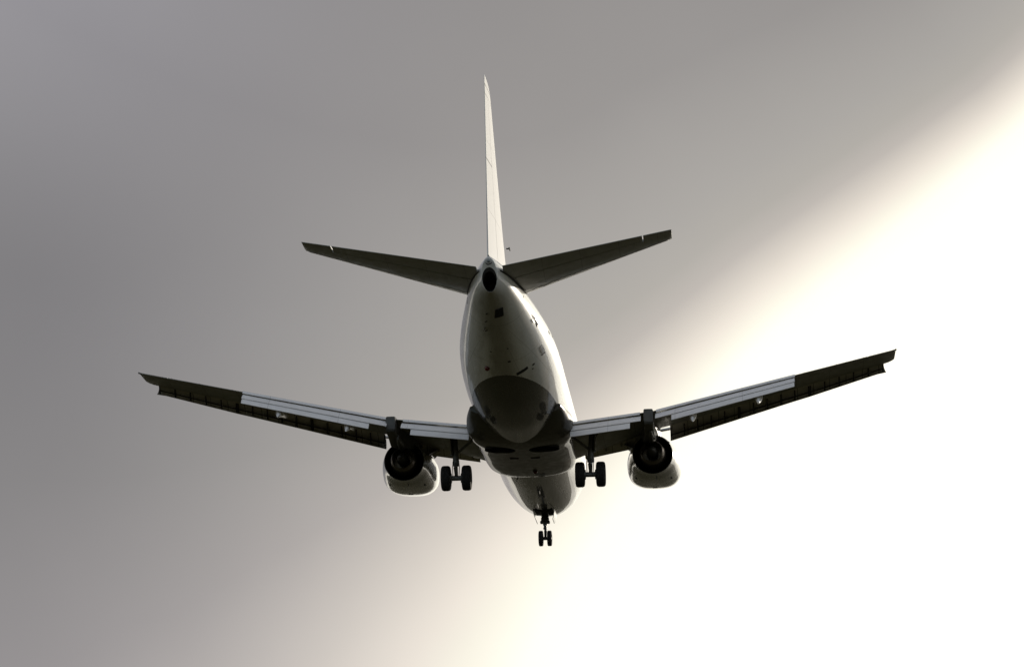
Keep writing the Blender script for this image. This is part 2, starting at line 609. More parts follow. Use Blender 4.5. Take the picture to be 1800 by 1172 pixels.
def build_body_details():
    F = fuselage
    skin_patch('vent_panel', 29.32, 29.86, 157, 178, M_BLACK, F, skew=-5, xskew=-0.06)
    # exhaust slot of the aft outflow valve
    skin_patch('outflow_slot', 25.18, 25.36, 147, 164, M_BLACK, F, xskew=-0.16)
    skin_patch('service_hatch', 25.35, 25.85, 112, 120, M_COWL, F, lift=0.010, xskew=0.12)
    skin_patch('hatch_edge', 25.20, 25.30, 113, 121, M_SEAL, F, lift=0.008, xskew=0.14)
    for ph in (-94, 94):
        skin_patch('seal_slot', 28.93, 28.98, ph - 11, ph + 3, M_SEAL, F, lift=0.004) if ph > 0 else skin_patch('seal_slot', 28.93, 28.98, ph - 3, ph + 11, M_SEAL, F, lift=0.004)
    for x, ph in ((29.5, -163), (28.95, -160.5), (28.3, -160)):
        skin_patch('hinge_slot', x, x + .06, ph - 2.6, ph + 2.6, M_SEAL, F, xskew=-0.10, lift=0.004)
    # small drains and ports
    for x, ph, s in ((25.29, 138, .05), (25.05, 141, .03), (24.7, 79, .05), (24.95, 80, .05), (24.0, 75, .04), (27.1, 168, .03), (26.2, 170, .05), (26.9, -165, .03)):
        skin_patch('static_port', x - s, x + s, ph - s * 40, ph + s * 40, M_SEAL, F, lift=0.004, nx=2, npn=2)
    # red beacon
    bm = bmesh.new()
    c = fus(25.66, -158)
    n = fus_n(25.66, -158)
    r = bmesh.ops.create_uvsphere(bm, u_segments=16, v_segments=10, radius=0.10)
    bmesh.ops.transform(bm, matrix=Matrix.Translation(c + n * 0.02) @ n.to_track_quat('Z', 'Y').to_matrix().to_4x4() @ Matrix.Diagonal((.75, 1.0, 1.1, 1)), verts=r['verts'])
    obj('beacon', bm, M_RED, F)
    # drain mast
    def blade(name, x, ph, chord, height, sweep, mat, t=0.03, lean=0.0):
        bm = bmesh.new()
        n = fus_n(x, ph)
        base = fus(x, ph)
        fx = (fus(x - .05, ph) - fus(x + .05, ph)).normalized()
        side = n.cross(fx).normalized()
        rings = []
        for k in range(5):
            f = k / 4
            cc = chord * lerp(1, .45, f)
            o_ = base + n * (height * f - 0.02) - fx * (sweep * f) + side * (lean * f)
            ring = []
            for i in range(12):
                a = 2 * math.pi * i / 12
                ring.append(o_ + fx * (cc / 2 * math.cos(a)) + side * (t / 2 * math.sin(a) * lerp(1, .5, f)))
            rings.append(ring)
        loft(bm, rings)
        return obj(name, bm, mat, F)
    blade('drain_mast', 28.5, -158, .22, .22, .12, M_COWL)
    skin_patch('vent_door', 26.95, 27.75, 95.5, 98.5, M_SEAL, F, lift=.03, skew=-4)
    skin_patch('vent_lip', 26.86, 27.0, 95, 103, M_SEAL, F, xskew=.1, lift=.01)
    # pale ram scoop just forward of the blade
    skin_patch('scoop_plate', 27.35, 27.65, 102, 106, M_BARE, F, lift=.03, xskew=.1)
    blade('belly_antenna', 11.25, -162, .25, .28, .12, M_SEAL, .03)
    blade('belly_antenna', 9.2, 176, .35, .25, .15, M_SEAL, .04)
    # tail position lamp below the rudder
    bm = bmesh.new()
    r = bmesh.ops.create_uvsphere(bm, u_segments=14, v_segments=8, radius=0.06)
    bmesh.ops.transform(bm, matrix=Matrix.Translation(P(31.64, 0, 1.49)), verts=r['verts'])
    obj('tail_lamp', bm, M_GLASS, F)
    bm = bmesh.new()
    rings = []
    for k in range(9):
        a = math.pi * (k / 8)
        rings.append([P(31.63 + .05 * math.cos(b) * .6, .115 * math.cos(a), 1.46 - .10 * math.sin(a) + .02 * math.sin(b)) for b in [2 * math.pi * i / 8 for i in range(8)]])
    loft(bm, rings)
    obj('lamp_bezel', bm, M_SEAL, F)


build_body_details()

# ------------------------------------------------------------------ wing-body fairing under the belly
def build_fairing():
    bm = bmesh.new()
    # x, half width, z top, z bottom, exponent
    rows = [(10.55, 1.48, -.95, -1.75, 2.5), (10.75, 1.62, -.85, -1.88, 2.5), (11.1, 1.73, -.75, -1.985, 2.5), (11.6, 1.80, -.7, -2.055, 2.5), (12.5, 1.84, -.65, -2.09, 2.5), (14, 1.87, -.6, -2.10, 2.5),
            (16, 1.92, -.6, -2.10, 2.6), (17.3, 2.04, -.6, -2.09, 3.0), (18.0, 2.06, -.62, -2.05, 2.9), (18.5, 2.02, -.66, -1.98, 2.7), (19.0, 1.96, -.72, -1.86, 2.5), (19.6, 1.86, -.80, -1.68, 2.4), (20.2, 1.74, -.9, -1.45, 2.2)]
    n = 72
    rings = []
    fine = []
    for r0, r1 in zip(rows[:-1], rows[1:]):
        for k in range(3):
            fine.append(tuple(lerp(a, b, k / 3) for a, b in zip(r0, r1)))
    fine.append(rows[-1])
    for x, hw, zt, zb, e in fine:
        zc = (zt + zb) / 2 + .1
        ring = []
        for i in range(n):
            a = 2 * math.pi * i / n
            sx = math.copysign(abs(math.sin(a)) ** (2 / e), math.sin(a))
            cx = math.copysign(abs(math.cos(a)) ** (2 / e), math.cos(a))
            z = zc + cx * ((zt - zc) if cx > 0 else (zc - zb))
            ring.append(P(x, hw * sx, z))
        rings.append(ring)
    loft(bm, rings)
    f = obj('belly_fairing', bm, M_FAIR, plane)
    # open wheel wells cut through fairing and body skin
    for s in (-1, 1):
        bm = bmesh.new()
        rr = []
        for z in (-2.6, -1.35):
            rr.append([P(16.95 + .54 * math.cos(a), s * .86 + .60 * math.sin(a), z) for a in [2 * math.pi * k / 40 for k in range(40)]])
        loft(bm, rr)
        cut = obj('wheel_well', bm, M_BAY, plane)
        bpy.context.view_layer.update()
        for tgt in (f, fuselage):
            md = tgt.modifiers.new('cut', 'BOOLEAN')
            md.operation = 'DIFFERENCE'
            md.solver = 'EXACT'
            md.object = cut
            dg = bpy.context.evaluated_depsgraph_get()
            me = bpy.data.meshes.new_from_object(tgt.evaluated_get(dg))
            tgt.modifiers.remove(md)
            me.set_sharp_from_angle(angle=rad(30))
            tgt.data = me
        bpy.data.objects.remove(cut)
        # liner of the well, its depth shade put into the colour as black
        bm = bmesh.new()
        rr = []
        for r, z in ((.618, -2.06), (.612, -2.06), (.60, -1.4)):
            rr.append([P(16.95 + (r - .07) * math.cos(a), s * .86 + (r - .02) * math.sin(a), z) for a in [2 * math.pi * k / 40 for k in range(40)]])
        loft(bm, rr, False, True)
        obj('wheel_well', bm, M_BLACK, f)
        bm = bmesh.new()
        box(bm, (15.5, s * .42, -2.105), (.10, .36, .03), bev=.01)
        obj('drain_slot', bm, M_BAY, f)
    bm = bmesh.new()
    r = bmesh.ops.create_uvsphere(bm, u_segments=16, v_segments=10, radius=0.09)
    bmesh.ops.transform(bm, matrix=Matrix.Translation(P(12.9, 0.22, -2.12)), verts=r['verts'])
    obj('beacon', bm, M_RED, f)
    return f


fairing = build_fairing()

# ------------------------------------------------------------------ fin and rudder
FIN = [(1.2, 25.3, 31.72), (2.0, 25.95, 31.78), (3.0, 26.85, 31.93), (5.0, 28.55, 32.22), (7.0, 30.2, 32.5), (7.60, 30.72, 32.57), (7.92, 31.05, 32.60)]


def fin_ring(z, u0, u1, tcs=None, dz_le=0.0):
    le, te = interp(FIN, z)
    tc = lerp(.105, .085, (z - 1.2) / 6.8)
    r = foil((le, 0, z), (te, 0, z), tc, u0, u1, axis='y', n=14, tmin=.012)
    return r


def build_fin():
    bm = bmesh.new()
    HU = 0.68
    zs = [1.2, 1.6, 2, 2.5, 3, 3.7, 4.4, 5, 5.7, 6.4, 7.0, 7.3]
    loft(bm, [fin_ring(z, 0, HU) for z in zs])
    # tip above the rudder, full chord, with a rounded slanted cap
    top = [fin_ring(z, 0, 1.0) for z in (7.31, 7.6)]
    loft(bm, top)
    le, te = interp(FIN, 7.66)
    cap = []
    for k, (dz, sc) in enumerate(((0, 1), (.12, .95), (.24, .8), (.32, .5))):
        z = 7.615 + dz
        l2, t2 = 30.76 + dz * 1.15, 32.57 + dz * .10
        r = foil((l2, 0, z), (t2, 0, z + .02), .085 * sc, 0, 1, axis='y', n=14, tmin=.008)
        cap.append(r)
    loft(bm, cap)
    # dorsal fillet
    rows = []
    for x, ztop, w in ((20.8, 1.96, .05), (22.5, 2.10, .10), (24.2, 2.32, .15), (25.6, 2.62, .2), (26.8, 3.0, .22)):
        rows.append([P(x, w * math.sin(a), lerp(1.75, ztop, 0.5) + (ztop - 1.75) / 2 * math.cos(a)) for a in [2 * math.pi * i / 20 for i in range(20)]])
    loft(bm, rows)
    fin = obj('tail_fin', bm, M_FIN, plane, angle=30)
    bm = bmesh.new()
    zs = [1.68, 2.2, 2.8, 3.5, 4.2, 5.02]
    loft(bm, [fin_ring(z, HU + .008, 1.0) for z in zs])
    zs = [5.05, 5.6, 6.3, 7.0, 7.29]
    loft(bm, [fin_ring(z, HU + .008, 1.0) for z in zs])
    obj('rudder', bm, M_FIN, fin, angle=30)
    # pitot probes low on the fin
    for s in (-1, 1):
        bm = bmesh.new()
        y = s * .25
        tube(bm, [(26.75, y, 3.28), (26.68, y + s * .10, 3.3)], [.028, .022], 8)
        tube(bm, [(26.80, y + s * .10, 3.3), (26.42, y + s * .10, 3.31), (26.36, y + s * .10, 3.31)], [.026, .022, .014], 8)
        obj('pitot_probe', bm, M_SEAL, fin)
    return fin


build_fin()

# ------------------------------------------------------------------ tailplane
SB = [(0.2, 27.02, 31.42), (0.9, 27.58, 31.57), (6.30, 31.60, 32.75), (6.36, 31.66, 32.77)]


def stab_pts(s, y, u0, u1, tc=None):
    le, te = interp(SB, y)
    z = 1.28 + .123 * y
    t = tc if tc is not None else lerp(.105, .085, y / 6.4)
    return foil((le, s * y, z), (te, s * y, z), t, u0, u1, n=14, tmin=.008)


def build_stab(s):
    bm = bmesh.new()
    HU = .66
    ys = [.2, .5, .9, 1.6, 2.4, 3.2, 4.0, 4.7, 5.30]
    loft(bm, [stab_pts(s, y, 0, HU) for y in ys])
    loft(bm, [stab_pts(s, 5.302, 0, .62), stab_pts(s, 5.383, 0, .62)])
    loft(bm, [stab_pts(s, y, 0, 1) for y in (5.385, 5.8, 6.1, 6.25)] + [stab_pts(s, 6.32, .01, .995, .07), stab_pts(s, 6.36, .02, .99, .03)])
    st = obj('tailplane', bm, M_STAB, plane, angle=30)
    bm = bmesh.new()
    ys = [.46, .9, 1.6, 2.4, 3.2, 4.0, 4.7, 5.345]
    loft(bm, [stab_pts(s, y, HU + .016, 1.0) for y in ys])
    obj('elevator', bm, M_STAB, st, angle=30)
    bm = bmesh.new()
    loft(bm, [stab_pts(s, y, HU - .01, HU + .03, .05) for y in (.5, 2.5, 4.5, 5.28)])
    obj('hinge_seal', bm, M_SEAL, st, angle=30)
    # bare polished leading edge
    bm = bmesh.new()
    rings = []
    rnd = random.Random(3 + s)
    wear = 0.5
    for k in range(90):
        y = lerp(1.0, 6.22, k / 89)
        le, te = interp(SB, y)
        c = te - le
        z = 1.28 + .123 * y
        t = lerp(.105, .085, y / 6.4)
        wear = min(1, max(0, wear + rnd.uniform(-.28, .28)))
        um = .11 + .11 * wear * (1 - .65 * (y - 1) / 5.3)
        up, lo = [], []
        for i in range(8):
            f = (i / 7) ** 2
            up.append(P(le - .004 + .03 * f * c, s * y, z + nthick(.03 * f) * t * c + .010))
            lo.append(P(le - .004 + um * f * c, s * y, z - nthick(um * f) * t * c - .009))
        rings.append(up[::-1] + lo[1:])
    loft(bm, rings)
    obj('leading_edge', bm, M_EDGE, st, angle=60)
    # root seal plate along the body side
    bm = bmesh.new()
    rings = []
    for k in range(13):
        f = k / 12
        x = lerp(27.9, 31.2, f)
        ph = None
        hw, zt, zb, zc = sta(min(x, 31.15))
        z = 1.28 + .123 * hw
        d = nthick((x - 27.7) / 4.0) * .105 * 4.0
        cth = max(-1, min(1, (z - d - zc) / (zt - zc)))
        yy = hw * math.sqrt(max(0, 1 - cth * cth))
        rings.append([P(x, s * (yy + .035 + dy), z - d + dz_) for dy, dz_ in ((-.06, -.05), (.02, -.035), (.02, .02), (-.06, .02))])
    loft(bm, rings)
    obj('root_seal', bm, M_SEAL, st)
    return st


for s in (-1, 1):
    build_stab(s)

# ------------------------------------------------------------------ wings
# y, x leading edge, x trailing edge, z of the trailing edge
WG = [(0.9, 10.0, 17.62, -1.33), (1.9, 11.0, 17.55, -1.2), (5.1, 13.75, 17.15, -.74), (10.6, 16.78, 19.15, .05), (13.7, 18.30, 20.32, .49), (14.1, 18.48, 20.48, .545), (14.3, 18.62, 20.57, .57), (14.42, 18.90, 20.62, .60)]
WTC = [(0.9, .14), (5.1, .125), (10.6, .11), (14.0, .10), (14.42, .06)]


def wing_pts(s, y, u0=0, u1=1, n=16):
    le, te, zt = interp(WG, y)
    tc, = interp(WTC, y)
    inc = .022 * (te - le)
    return foil((le, s * y, zt + inc), (te, s * y, zt), tc, u0, u1, lowf=.42, n=n, tmin=.010, camber=.012)


def wing_low(y, u):
    """z of the lower skin at span y, chord fraction u, and the station x"""
    le, te, zt = interp(WG, y)
    tc, = interp(WTC, y)
    c = te - le
    z = zt + .022 * c * (1 - u) - nthick(u) * tc * c * .84 + .012 * c * 4 * u * (1 - u)
    return lerp(le, te, u), z


def seg_foil(s, y, x0, z0, x1, z1, tc=.12):
    return foil((x0, s * y, z0), (x1, s * y, z1), tc, 0, 1, lowf=.4, n=10, tmin=.008, camber=.03)


def te_at(y):
    le, te, zt = interp(WG, y)
    return te, zt


def build_wing(s):
    bm = bmesh.new()
    ys = [.9, 1.5, 1.9, 2.6, 3.4, 4.2, 5.1, 6, 7, 8, 9, 10, 10.66]
    loft(bm, [wing_pts(s, y) for y in ys])
    ys = [10.6605, 11.5, 12.4, 13.38]
    loft(bm, [wing_pts(s, y, 0, .74) for y in ys])
    loft(bm, [wing_pts(s, y) for y in (13.381, 13.7, 14.0, 14.2, 14.34, 14.42)])
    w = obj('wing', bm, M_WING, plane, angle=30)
    bm = bmesh.new()
    loft(bm, [wing_pts(s, y, .748, 1) for y in (10.665, 11.5, 12.4, 13.365)])
    obj('aileron', bm, M_WING, w, angle=30)

    # spoiler strip: pale upper panel lip along the trailing edge
    bm = bmesh.new()
    for a, b in ((1.95, 4.62), (5.25, 10.62)):
        rings = []
        for k in range(9):
            y = lerp(a, b, k / 8)
            te, zt = te_at(y)
            rings.append([P(te - .55, s * y, zt + .045), P(te - .01, s * y, zt + .040), P(te + .12, s * y, zt - .080), P(te - .55, s * y, zt - .03)])
        loft(bm, rings)
    obj('spoiler', bm, M_FLAP, w, angle=25)

    # flaps: mid and aft segments, drooped
    def flap(name, a, b, seg, ya=None):
        bm = bmesh.new()
        rings = []
        for k in range(11):
            y = lerp(a, b, k / 10)
            te, zt = te_at(y)
            sc = lerp(1.0, .80, max(0, (y - 5)) / 5.6)
            x0, z0, x1, z1, tc = seg
            rings.append(seg_foil(s, y, te + x0 * sc, zt + z0 * sc, te + x1 * sc, zt + z1 * sc, tc))
        loft(bm, rings)
        return obj(name, bm, M_FLAP, w, angle=30)
    fore = (-.35, -.10, .09, -.185, .16)
    mid = (-.08, -.118, .58, -.44, .09)
    aft = (.46, -.43, .86, -.74, .11)
    flap('flap', 1.98, 4.66, mid)
    flap('aft_flap', 1.96, 4.25, aft)
    flap('flap', 5.22, 10.60, mid)
    flap('aft_flap', 5.86, 10.58, aft)

    # flap track fairings, tilted down with the flap
    for y, L_ in ((6.68, 1.0), (9.22, .9)):
        bm = bmesh.new()
        te, zt = te_at(y)
        rings = []
        N = 16
        sc = lerp(1.0, .80, max(0, (y - 5)) / 5.6)
        x_end, z_end = te + 1.02 * sc, zt - 1.06 * sc
        x_md, z_md = te + .10, zt - .50
        x_st, z_st = te - 1.7, zt - .30
        for k in range(17):
            f = k / 16
            if f < .5:
                cx, cz = lerp(x_st, x_md, f * 2), lerp(z_st, z_md, f * 2)
                w_ = .15 * math.sin(math.pi / 2 * (.1 + .9 * f * 2)) ** .6
            else:
                cx, cz = lerp(x_md, x_end, f * 2 - 1), lerp(z_md, z_end, f * 2 - 1)
                w_ = .15 * (1 - (f * 2 - 1) ** 1.6) + .012
            h_ = w_ * 1.35
            rings.append([P(cx, s * y + w_ * math.sin(q_), cz + h_ * math.cos(q_)) for q_ in [2 * math.pi * i / N for i in range(N)]])
        loft(bm, rings)
        obj('flap_track_fairing', bm, M_FLAP, w, angle=50)

    # leading edge slats, extended forward and down: curved shells with ribs on the inner face
    def slat(name, a, b, drop0, fwd0, drop1, fwd1, chord0, chord1, mat):
        bm = bmesh.new()
        rings = []
        K_ = 13
        for k in range(K_):
            f = k / (K_ - 1)
            y = lerp(a, b, f)
            le, te, zt = interp(WG, min(y, 14.0))
            c = te - le
            zl = zt + .022 * c
            nx_, nz_ = le - lerp(fwd0, fwd1, f), zl - lerp(drop0, drop1, f)
            ch = lerp(chord0, chord1, f)
            # shell profile: from the lower rear lip round the nose to the upper trailing edge
            prof = [(-.02, .0), (-.10, .07), (-.13, .20), (-.09, .36), (.04, .50), (.28, .62), (.62, .70)]
            outer = [(nx_ + px * ch, nz_ + pz * ch) for px, pz in prof]
            inner = [(nx_ + (px + .07) * ch, nz_ + (pz * .90 + .035) * ch) for px, pz in prof]
            inner[-1] = (outer[-1][0] + .0, outer[-1][1] - .02)
            rk = .09 if (k == K_ - 1 and b > 13.9) else 0.0
            ring = [P(x, s * (y + rk * max(0, 1 - (z - nz_) / (.5 * ch))), z) for x, z in outer + inner[::-1]]
            rings.append(ring)
        loft(bm, rings)
        # ribs
        nr = int((b - a) / .47)
        for i in range(nr + 1):
            y = lerp(a + .03, b - .03, i / nr)
            f = (y - a) / (b - a)
            le, te, zt = interp(WG, min(y, 14.0))
            c = te - le
            zl = zt + .022 * c
            nx_, nz_ = le - lerp(fwd0, fwd1, f), zl - lerp(drop0, drop1, f)
            ch = lerp(chord0, chord1, f)
            t_ = .022
            tri = [(0.0, .04), (.10, .30), (.34, .56), (.40, .60), (.30, .46), (.16, .12)]
            loft(bm, [[P(nx_ + px * ch, s * (y - t_), nz_ + pz * ch) for px, pz in tri], [P(nx_ + px * ch, s * (y + t_), nz_ + pz * ch) for px, pz in tri]], mi=1)
        # spanwise stiffener
        rr = []
        for k in range(K_):
            f = k / (K_ - 1)
            y = lerp(a + .02, b - .02, f)
            le, te, zt = interp(WG, min(y, 14.0))
            c = te - le
            zl = zt + .022 * c
            nx_, nz_ = le - lerp(fwd0, fwd1, f), zl - lerp(drop0, drop1, f)
            ch = lerp(chord0, chord1, f)
            rr.append([P(nx_ + px * ch, s * y, nz_ + pz * ch) for px, pz in ((.02, .26), (.12, .24), (.12, .30), (.02, .32))])
        loft(bm, rr, mi=1)
        return obj(name, bm, [mat, M_SEAL], w, angle=30)
    slat('slat', 5.70, 8.46, .60, .42, .52, .38, .80, .72, M_SLAT)
    slat('slat', 8.46, 11.21, .52, .38, .44, .33, .72, .62, M_SLAT)
    slat('slat', 11.21, 14.03, .44, .33, .34, .04, .62, .52, M_SLAT)

    # inboard folding leading edge flap: flat panels with jagged hinge brackets
    bm = bmesh.new()
    rings = []
    for k in range(9):
        y = lerp(2.15, 4.50, k / 8)
        le, te, zt = interp(WG, y)
        zl = zt + .022 * (te - le) - .12
        dr = zl + 1.26
        rings.append([P(le + .10, s * y, zl), P(le - .25, s * y, zl - dr), P(le - .28, s * y, zl - dr + .04), P(le + .04, s * y, zl + .06)])
    loft(bm, rings)
    for k in range(4):
        y = lerp(2.4, 4.3, k / 3)
        le, te, zt = interp(WG, y)
        zl = zt + .022 * (te - le) - .12
        box(bm, (le - .02, s * y, zl - .1), (.3, .05, .10))
    obj('krueger_flap', bm, M_SLAT, w, angle=25)

    # tip lamp and static wicks
    bm = bmesh.new()
    r = bmesh.ops.create_uvsphere(bm, u_segments=12, v_segments=8, radius=.045)
    bmesh.ops.transform(bm, matrix=Matrix.Translation(P(20.52, s * 14.42, .60)) @ Matrix.Diagonal((.7, 1.6, .9, 1)), verts=r['verts'])
    tube(bm, [(20.40, s * 14.36, .59), (20.52, s * 14.42, .60)], .03, 8)
    obj('tip_lamp', bm, M_GLASS, w)
    for y in (11.0, 12.2, 13.2):
        te, zt = te_at(y)
        bm = bmesh.new()
        tube(bm, [(te - .02, s * y, zt), (te + .14, s * y, zt - .004)], .006, 6)
        obj('static_wick', bm, M_SEAL, w)
    # landing lamp lens in the wing root
    return w


wings = {s: build_wing(s) for s in (-1, 1)}

# ------------------------------------------------------------------ engines
EYS = {1: 5.0, -1: 4.88}
PYS = {1: 4.95, -1: 5.08}
# x, half width, half height up, half height down, z of the axis
NAC = [(10.35, .80, .80, .66, -1.66), (10.42, .88, .87, .72, -1.66), (10.62, .96, .94, .77, -1.665), (11.1, 1.06, 1.0, .84, -1.68), (11.8, 1.10, 1.01, .92, -1.71), (12.5, 1.09, 1.0, .94, -1.75),
       (13.2, 1.03, .95, .925, -1.80), (13.8, .95, .89, .885, -1.85), (14.3, .86, .83, .83, -1.88), (14.62, .80, .785, .785, -1.90)]


def nac_ring(s, row, n=56, off=0.0):
    x, hw, hu, hd, zc = row
    ring = []
    flat = max(0.0, min(1.0, (14.3 - x) / 2.0))
    e = lerp(2.0, 2.75, flat)
    for i in range(n):
        a = 2 * math.pi * i / n
        sn, cs = math.sin(a), math.cos(a)
        if cs < 0.25:
            ee = lerp(2.0, e, min(1, (0.25 - cs) / .6))
            k = (abs(sn) ** ee + abs(cs) ** ee) ** (-1 / ee)
        else:
            k = 1.0
        yy, zz = sn * k * (hw + off), cs * k
        zz = zz * ((hu if cs > 0 else hd) + off)
        # widest point sits a little below the axis
        ring.append(P(x, s * EYS[s] + yy, zc - .10 * flat + zz))
    return ring


def build_engine(s):
    EY = EYS[s]
    bm = bmesh.new()
    rows = []
    for r0, r1 in zip(NAC[:-1], NAC[1:]):
        for k in range(3):
            rows.append(tuple(lerp(a, b, k / 3) for a, b in zip(r0, r1)))
    rows.append(NAC[-1])
    rings = [nac_ring(s, r) for r in rows]
    n = len(rings[0])

    def circ(x, r, z):
        return [P(x, s * EY + r * math.sin(2 * math.pi * i / n), z + r * math.cos(2 * math.pi * i / n)) for i in range(n)]
    vs = loft(bm, rings, False, False)
    # rear inner duct wall
    prev = vs[-1]
    for x, r, z in ((14.63, .765, -1.90), (14.4, .755, -1.885), (13.6, .76, -1.84), (12.8, .77, -1.79), (11.9, .76, -1.73)):
        cur = [bm.verts.new(p) for p in circ(x, r, z)]
        for i in range(n):
            f = bm.faces.new((prev[i], prev[(i + 1) % n], cur[(i + 1) % n], cur[i]))
            f.material_index = 1
        prev = cur
    f = bm.faces.new(prev); f.material_index = 1
    # inlet lip and throat
    prev = vs[0]
    for x, r, z in ((10.36, .70, -1.63), (10.5, .66, -1.63), (11.0, .70, -1.67), (11.5, .76, -1.70)):
        cur = [bm.verts.new(p) for p in circ(x, r, z)]
        for i in range(n):
            f = bm.faces.new((prev[i], cur[i], cur[(i + 1) % n], prev[(i + 1) % n]))
            f.material_index = 2
        prev = cur
    f = bm.faces.new(prev); f.material_index = 1
    e = obj('engine', bm, [M_COWL, M_DUCT, M_BARE], plane, angle=40)

    def body(name, prof, mat, end=True):
        bm = bmesh.new()
        rr = [[P(x, s * EY + r * math.sin(2 * math.pi * i / 48), z + r * math.cos(2 * math.pi * i / 48)) for i in range(48)] for x, r, z in prof]
        loft(bm, rr)
        return obj(name, bm, mat, e, angle=50)
    body('core_nozzle', [(12.6, .50, -1.80), (13.4, .56, -1.84), (14.2, .56, -1.88), (14.9, .50, -1.915), (15.35, .425, -1.94), (15.38, .395, -1.94), (15.0, .39, -1.92), (14.4, .38, -1.89)], M_NOZZLE)
    body('exhaust_cone', [(14.3, .22, -1.885), (14.9, .235, -1.915), (15.3, .21, -1.935), (15.6, .15, -1.95), (15.85, .08, -1.965), (15.92, .03, -1.968)], M_DUCT)
    # inboard strake
    bm = bmesh.new()
    a0 = rad(58) * -s
    rows_ = []
    for x, hgt in ((11.6, .02), (11.9, .20), (12.6, .34), (13.0, .30), (13.05, .05)):
        row = interp([(r[0],) + tuple(r[1:]) for r in NAC], x)
        hw, hu, hd, zc = row
        y0, z0 = math.sin(a0) * hw, zc + math.cos(a0) * hu
        dy_, dz_ = math.sin(a0), math.cos(a0)
        t_ = .012
        pr = [P(x, s * EY + y0 - dy_ * .03 - dz_ * t_, z0 - dz_ * .03 + dy_ * t_), P(x, s * EY + y0 + dy_ * hgt - dz_ * t_, z0 + dz_ * hgt + dy_ * t_),
              P(x, s * EY + y0 + dy_ * hgt + dz_ * t_, z0 + dz_ * hgt - dy_ * t_), P(x, s * EY + y0 - dy_ * .03 + dz_ * t_, z0 - dz_ * .03 - dy_ * t_)]
        rows_.append(pr)
    loft(bm, rows_)
    obj('strake', bm, M_PYLON, e, angle=25)
    # drain vents and latches under the cowl
    def cowl_patch(name, x, adeg, dx_, da, mat):
        bm = bmesh.new()
        tops = []
        for xx in (x - dx_, x + dx_):
            row = interp(NAC, xx)
            for aa in (adeg - da, adeg + da):
                r_ = nac_ring(s, (xx,) + tuple(row), n=360, off=.008)
                r2 = nac_ring(s, (xx,) + tuple(row), n=360, off=-.01)
                tops.append((r_[int(aa) % 360], r2[int(aa) % 360]))
        a, b, c, d = tops
        vt = [bm.verts.new(q_[0]) for q_ in (a, b, d, c)]
        vb = [bm.verts.new(q_[1]) for q_ in (a, b, d, c)]
        bm.faces.new(vt); bm.faces.new(vb[::-1])
        for i in range(4):
            j = (i + 1) % 4
            bm.faces.new((vt[i], vt[j], vb[j], vb[i]))
        obj(name, bm, mat, e, smooth=False)
    cowl_patch('drain_vent', 12.2, 180, .10, 5, M_SEAL)
    cowl_patch('cowl_latch', 13.3, 140, .10, 2, M_SEAL)
    cowl_patch('cowl_latch', 13.3, 222, .10, 2, M_SEAL)
    bm = bmesh.new()
    tube(bm, [(14.0, s * EY + .12, -2.72), (14.25, s * EY + .12, -2.86)], [.025, .015], 8)
    obj('drain_mast', bm, M_BARE, e)

    # pylon: from the cowl top up to the wing, with a blunt fairing that fills the gap between the flaps
    bm = bmesh.new()
    rows = [(11.3, .06, -.72, -.70), (12.0, .25, -.80, -.52), (12.8, .42, -.98, -.45), (14.0, .42, -1.22, -.52), (15.0, .24, -1.52, -.60), (15.9, .20, -1.56, -.62), (16.6, .195, -1.42, -.64), (17.2, .19, -1.36, -.68), (17.5, .185, -1.30, -.72), (17.56, .175, -1.22, -.74)]
    rings = []
    for x, hw, zb, zt in rows:
        zc, hz = (zb + zt) / 2, (zt - zb) / 2 + .01
        ring = []
        for i in range(24):
            a = 2 * math.pi * i / 24
            ex = 2 / 9
            ring.append(P(x, s * (PYS[s] if x > 15.5 else (EY - .10 if x > 12.5 else EY)) + hw * math.copysign(abs(math.sin(a)) ** ex, math.sin(a)), zc + hz * math.copysign(abs(math.cos(a)) ** ex, math.cos(a))))
        rings.append(ring)
    loft(bm, rings)
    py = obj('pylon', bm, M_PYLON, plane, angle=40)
    # strut fairing toe behind the core nozzle
    bm = bmesh.new()
    rings = []
    for x, hw, zb, zt in ((14.4, .17, -1.5, -1.1), (15.4, .17, -1.62, -1.2), (16.2, .13, -1.60, -1.25), (16.8, .05, -1.5, -1.3)):
        zc, hz = (zb + zt) / 2, (zt - zb) / 2
        rings.append([P(x, s * EY + hw * math.sin(2 * math.pi * i / 16), zc + hz * math.cos(2 * math.pi * i / 16)) for i in range(16)])
    loft(bm, rings)
    obj('strut_toe', bm, M_PYLON, py)
    # pale pipe joining the pylon and the inner slat
    bm = bmesh.new()
    tube(bm, [(13.6, s * 5.0, -.78), (13.6, s * 5.74, -.66)], .06, 10)
    obj('bleed_pipe', bm, M_BARE, py)


for s in (-1, 1):
    build_engine(s)


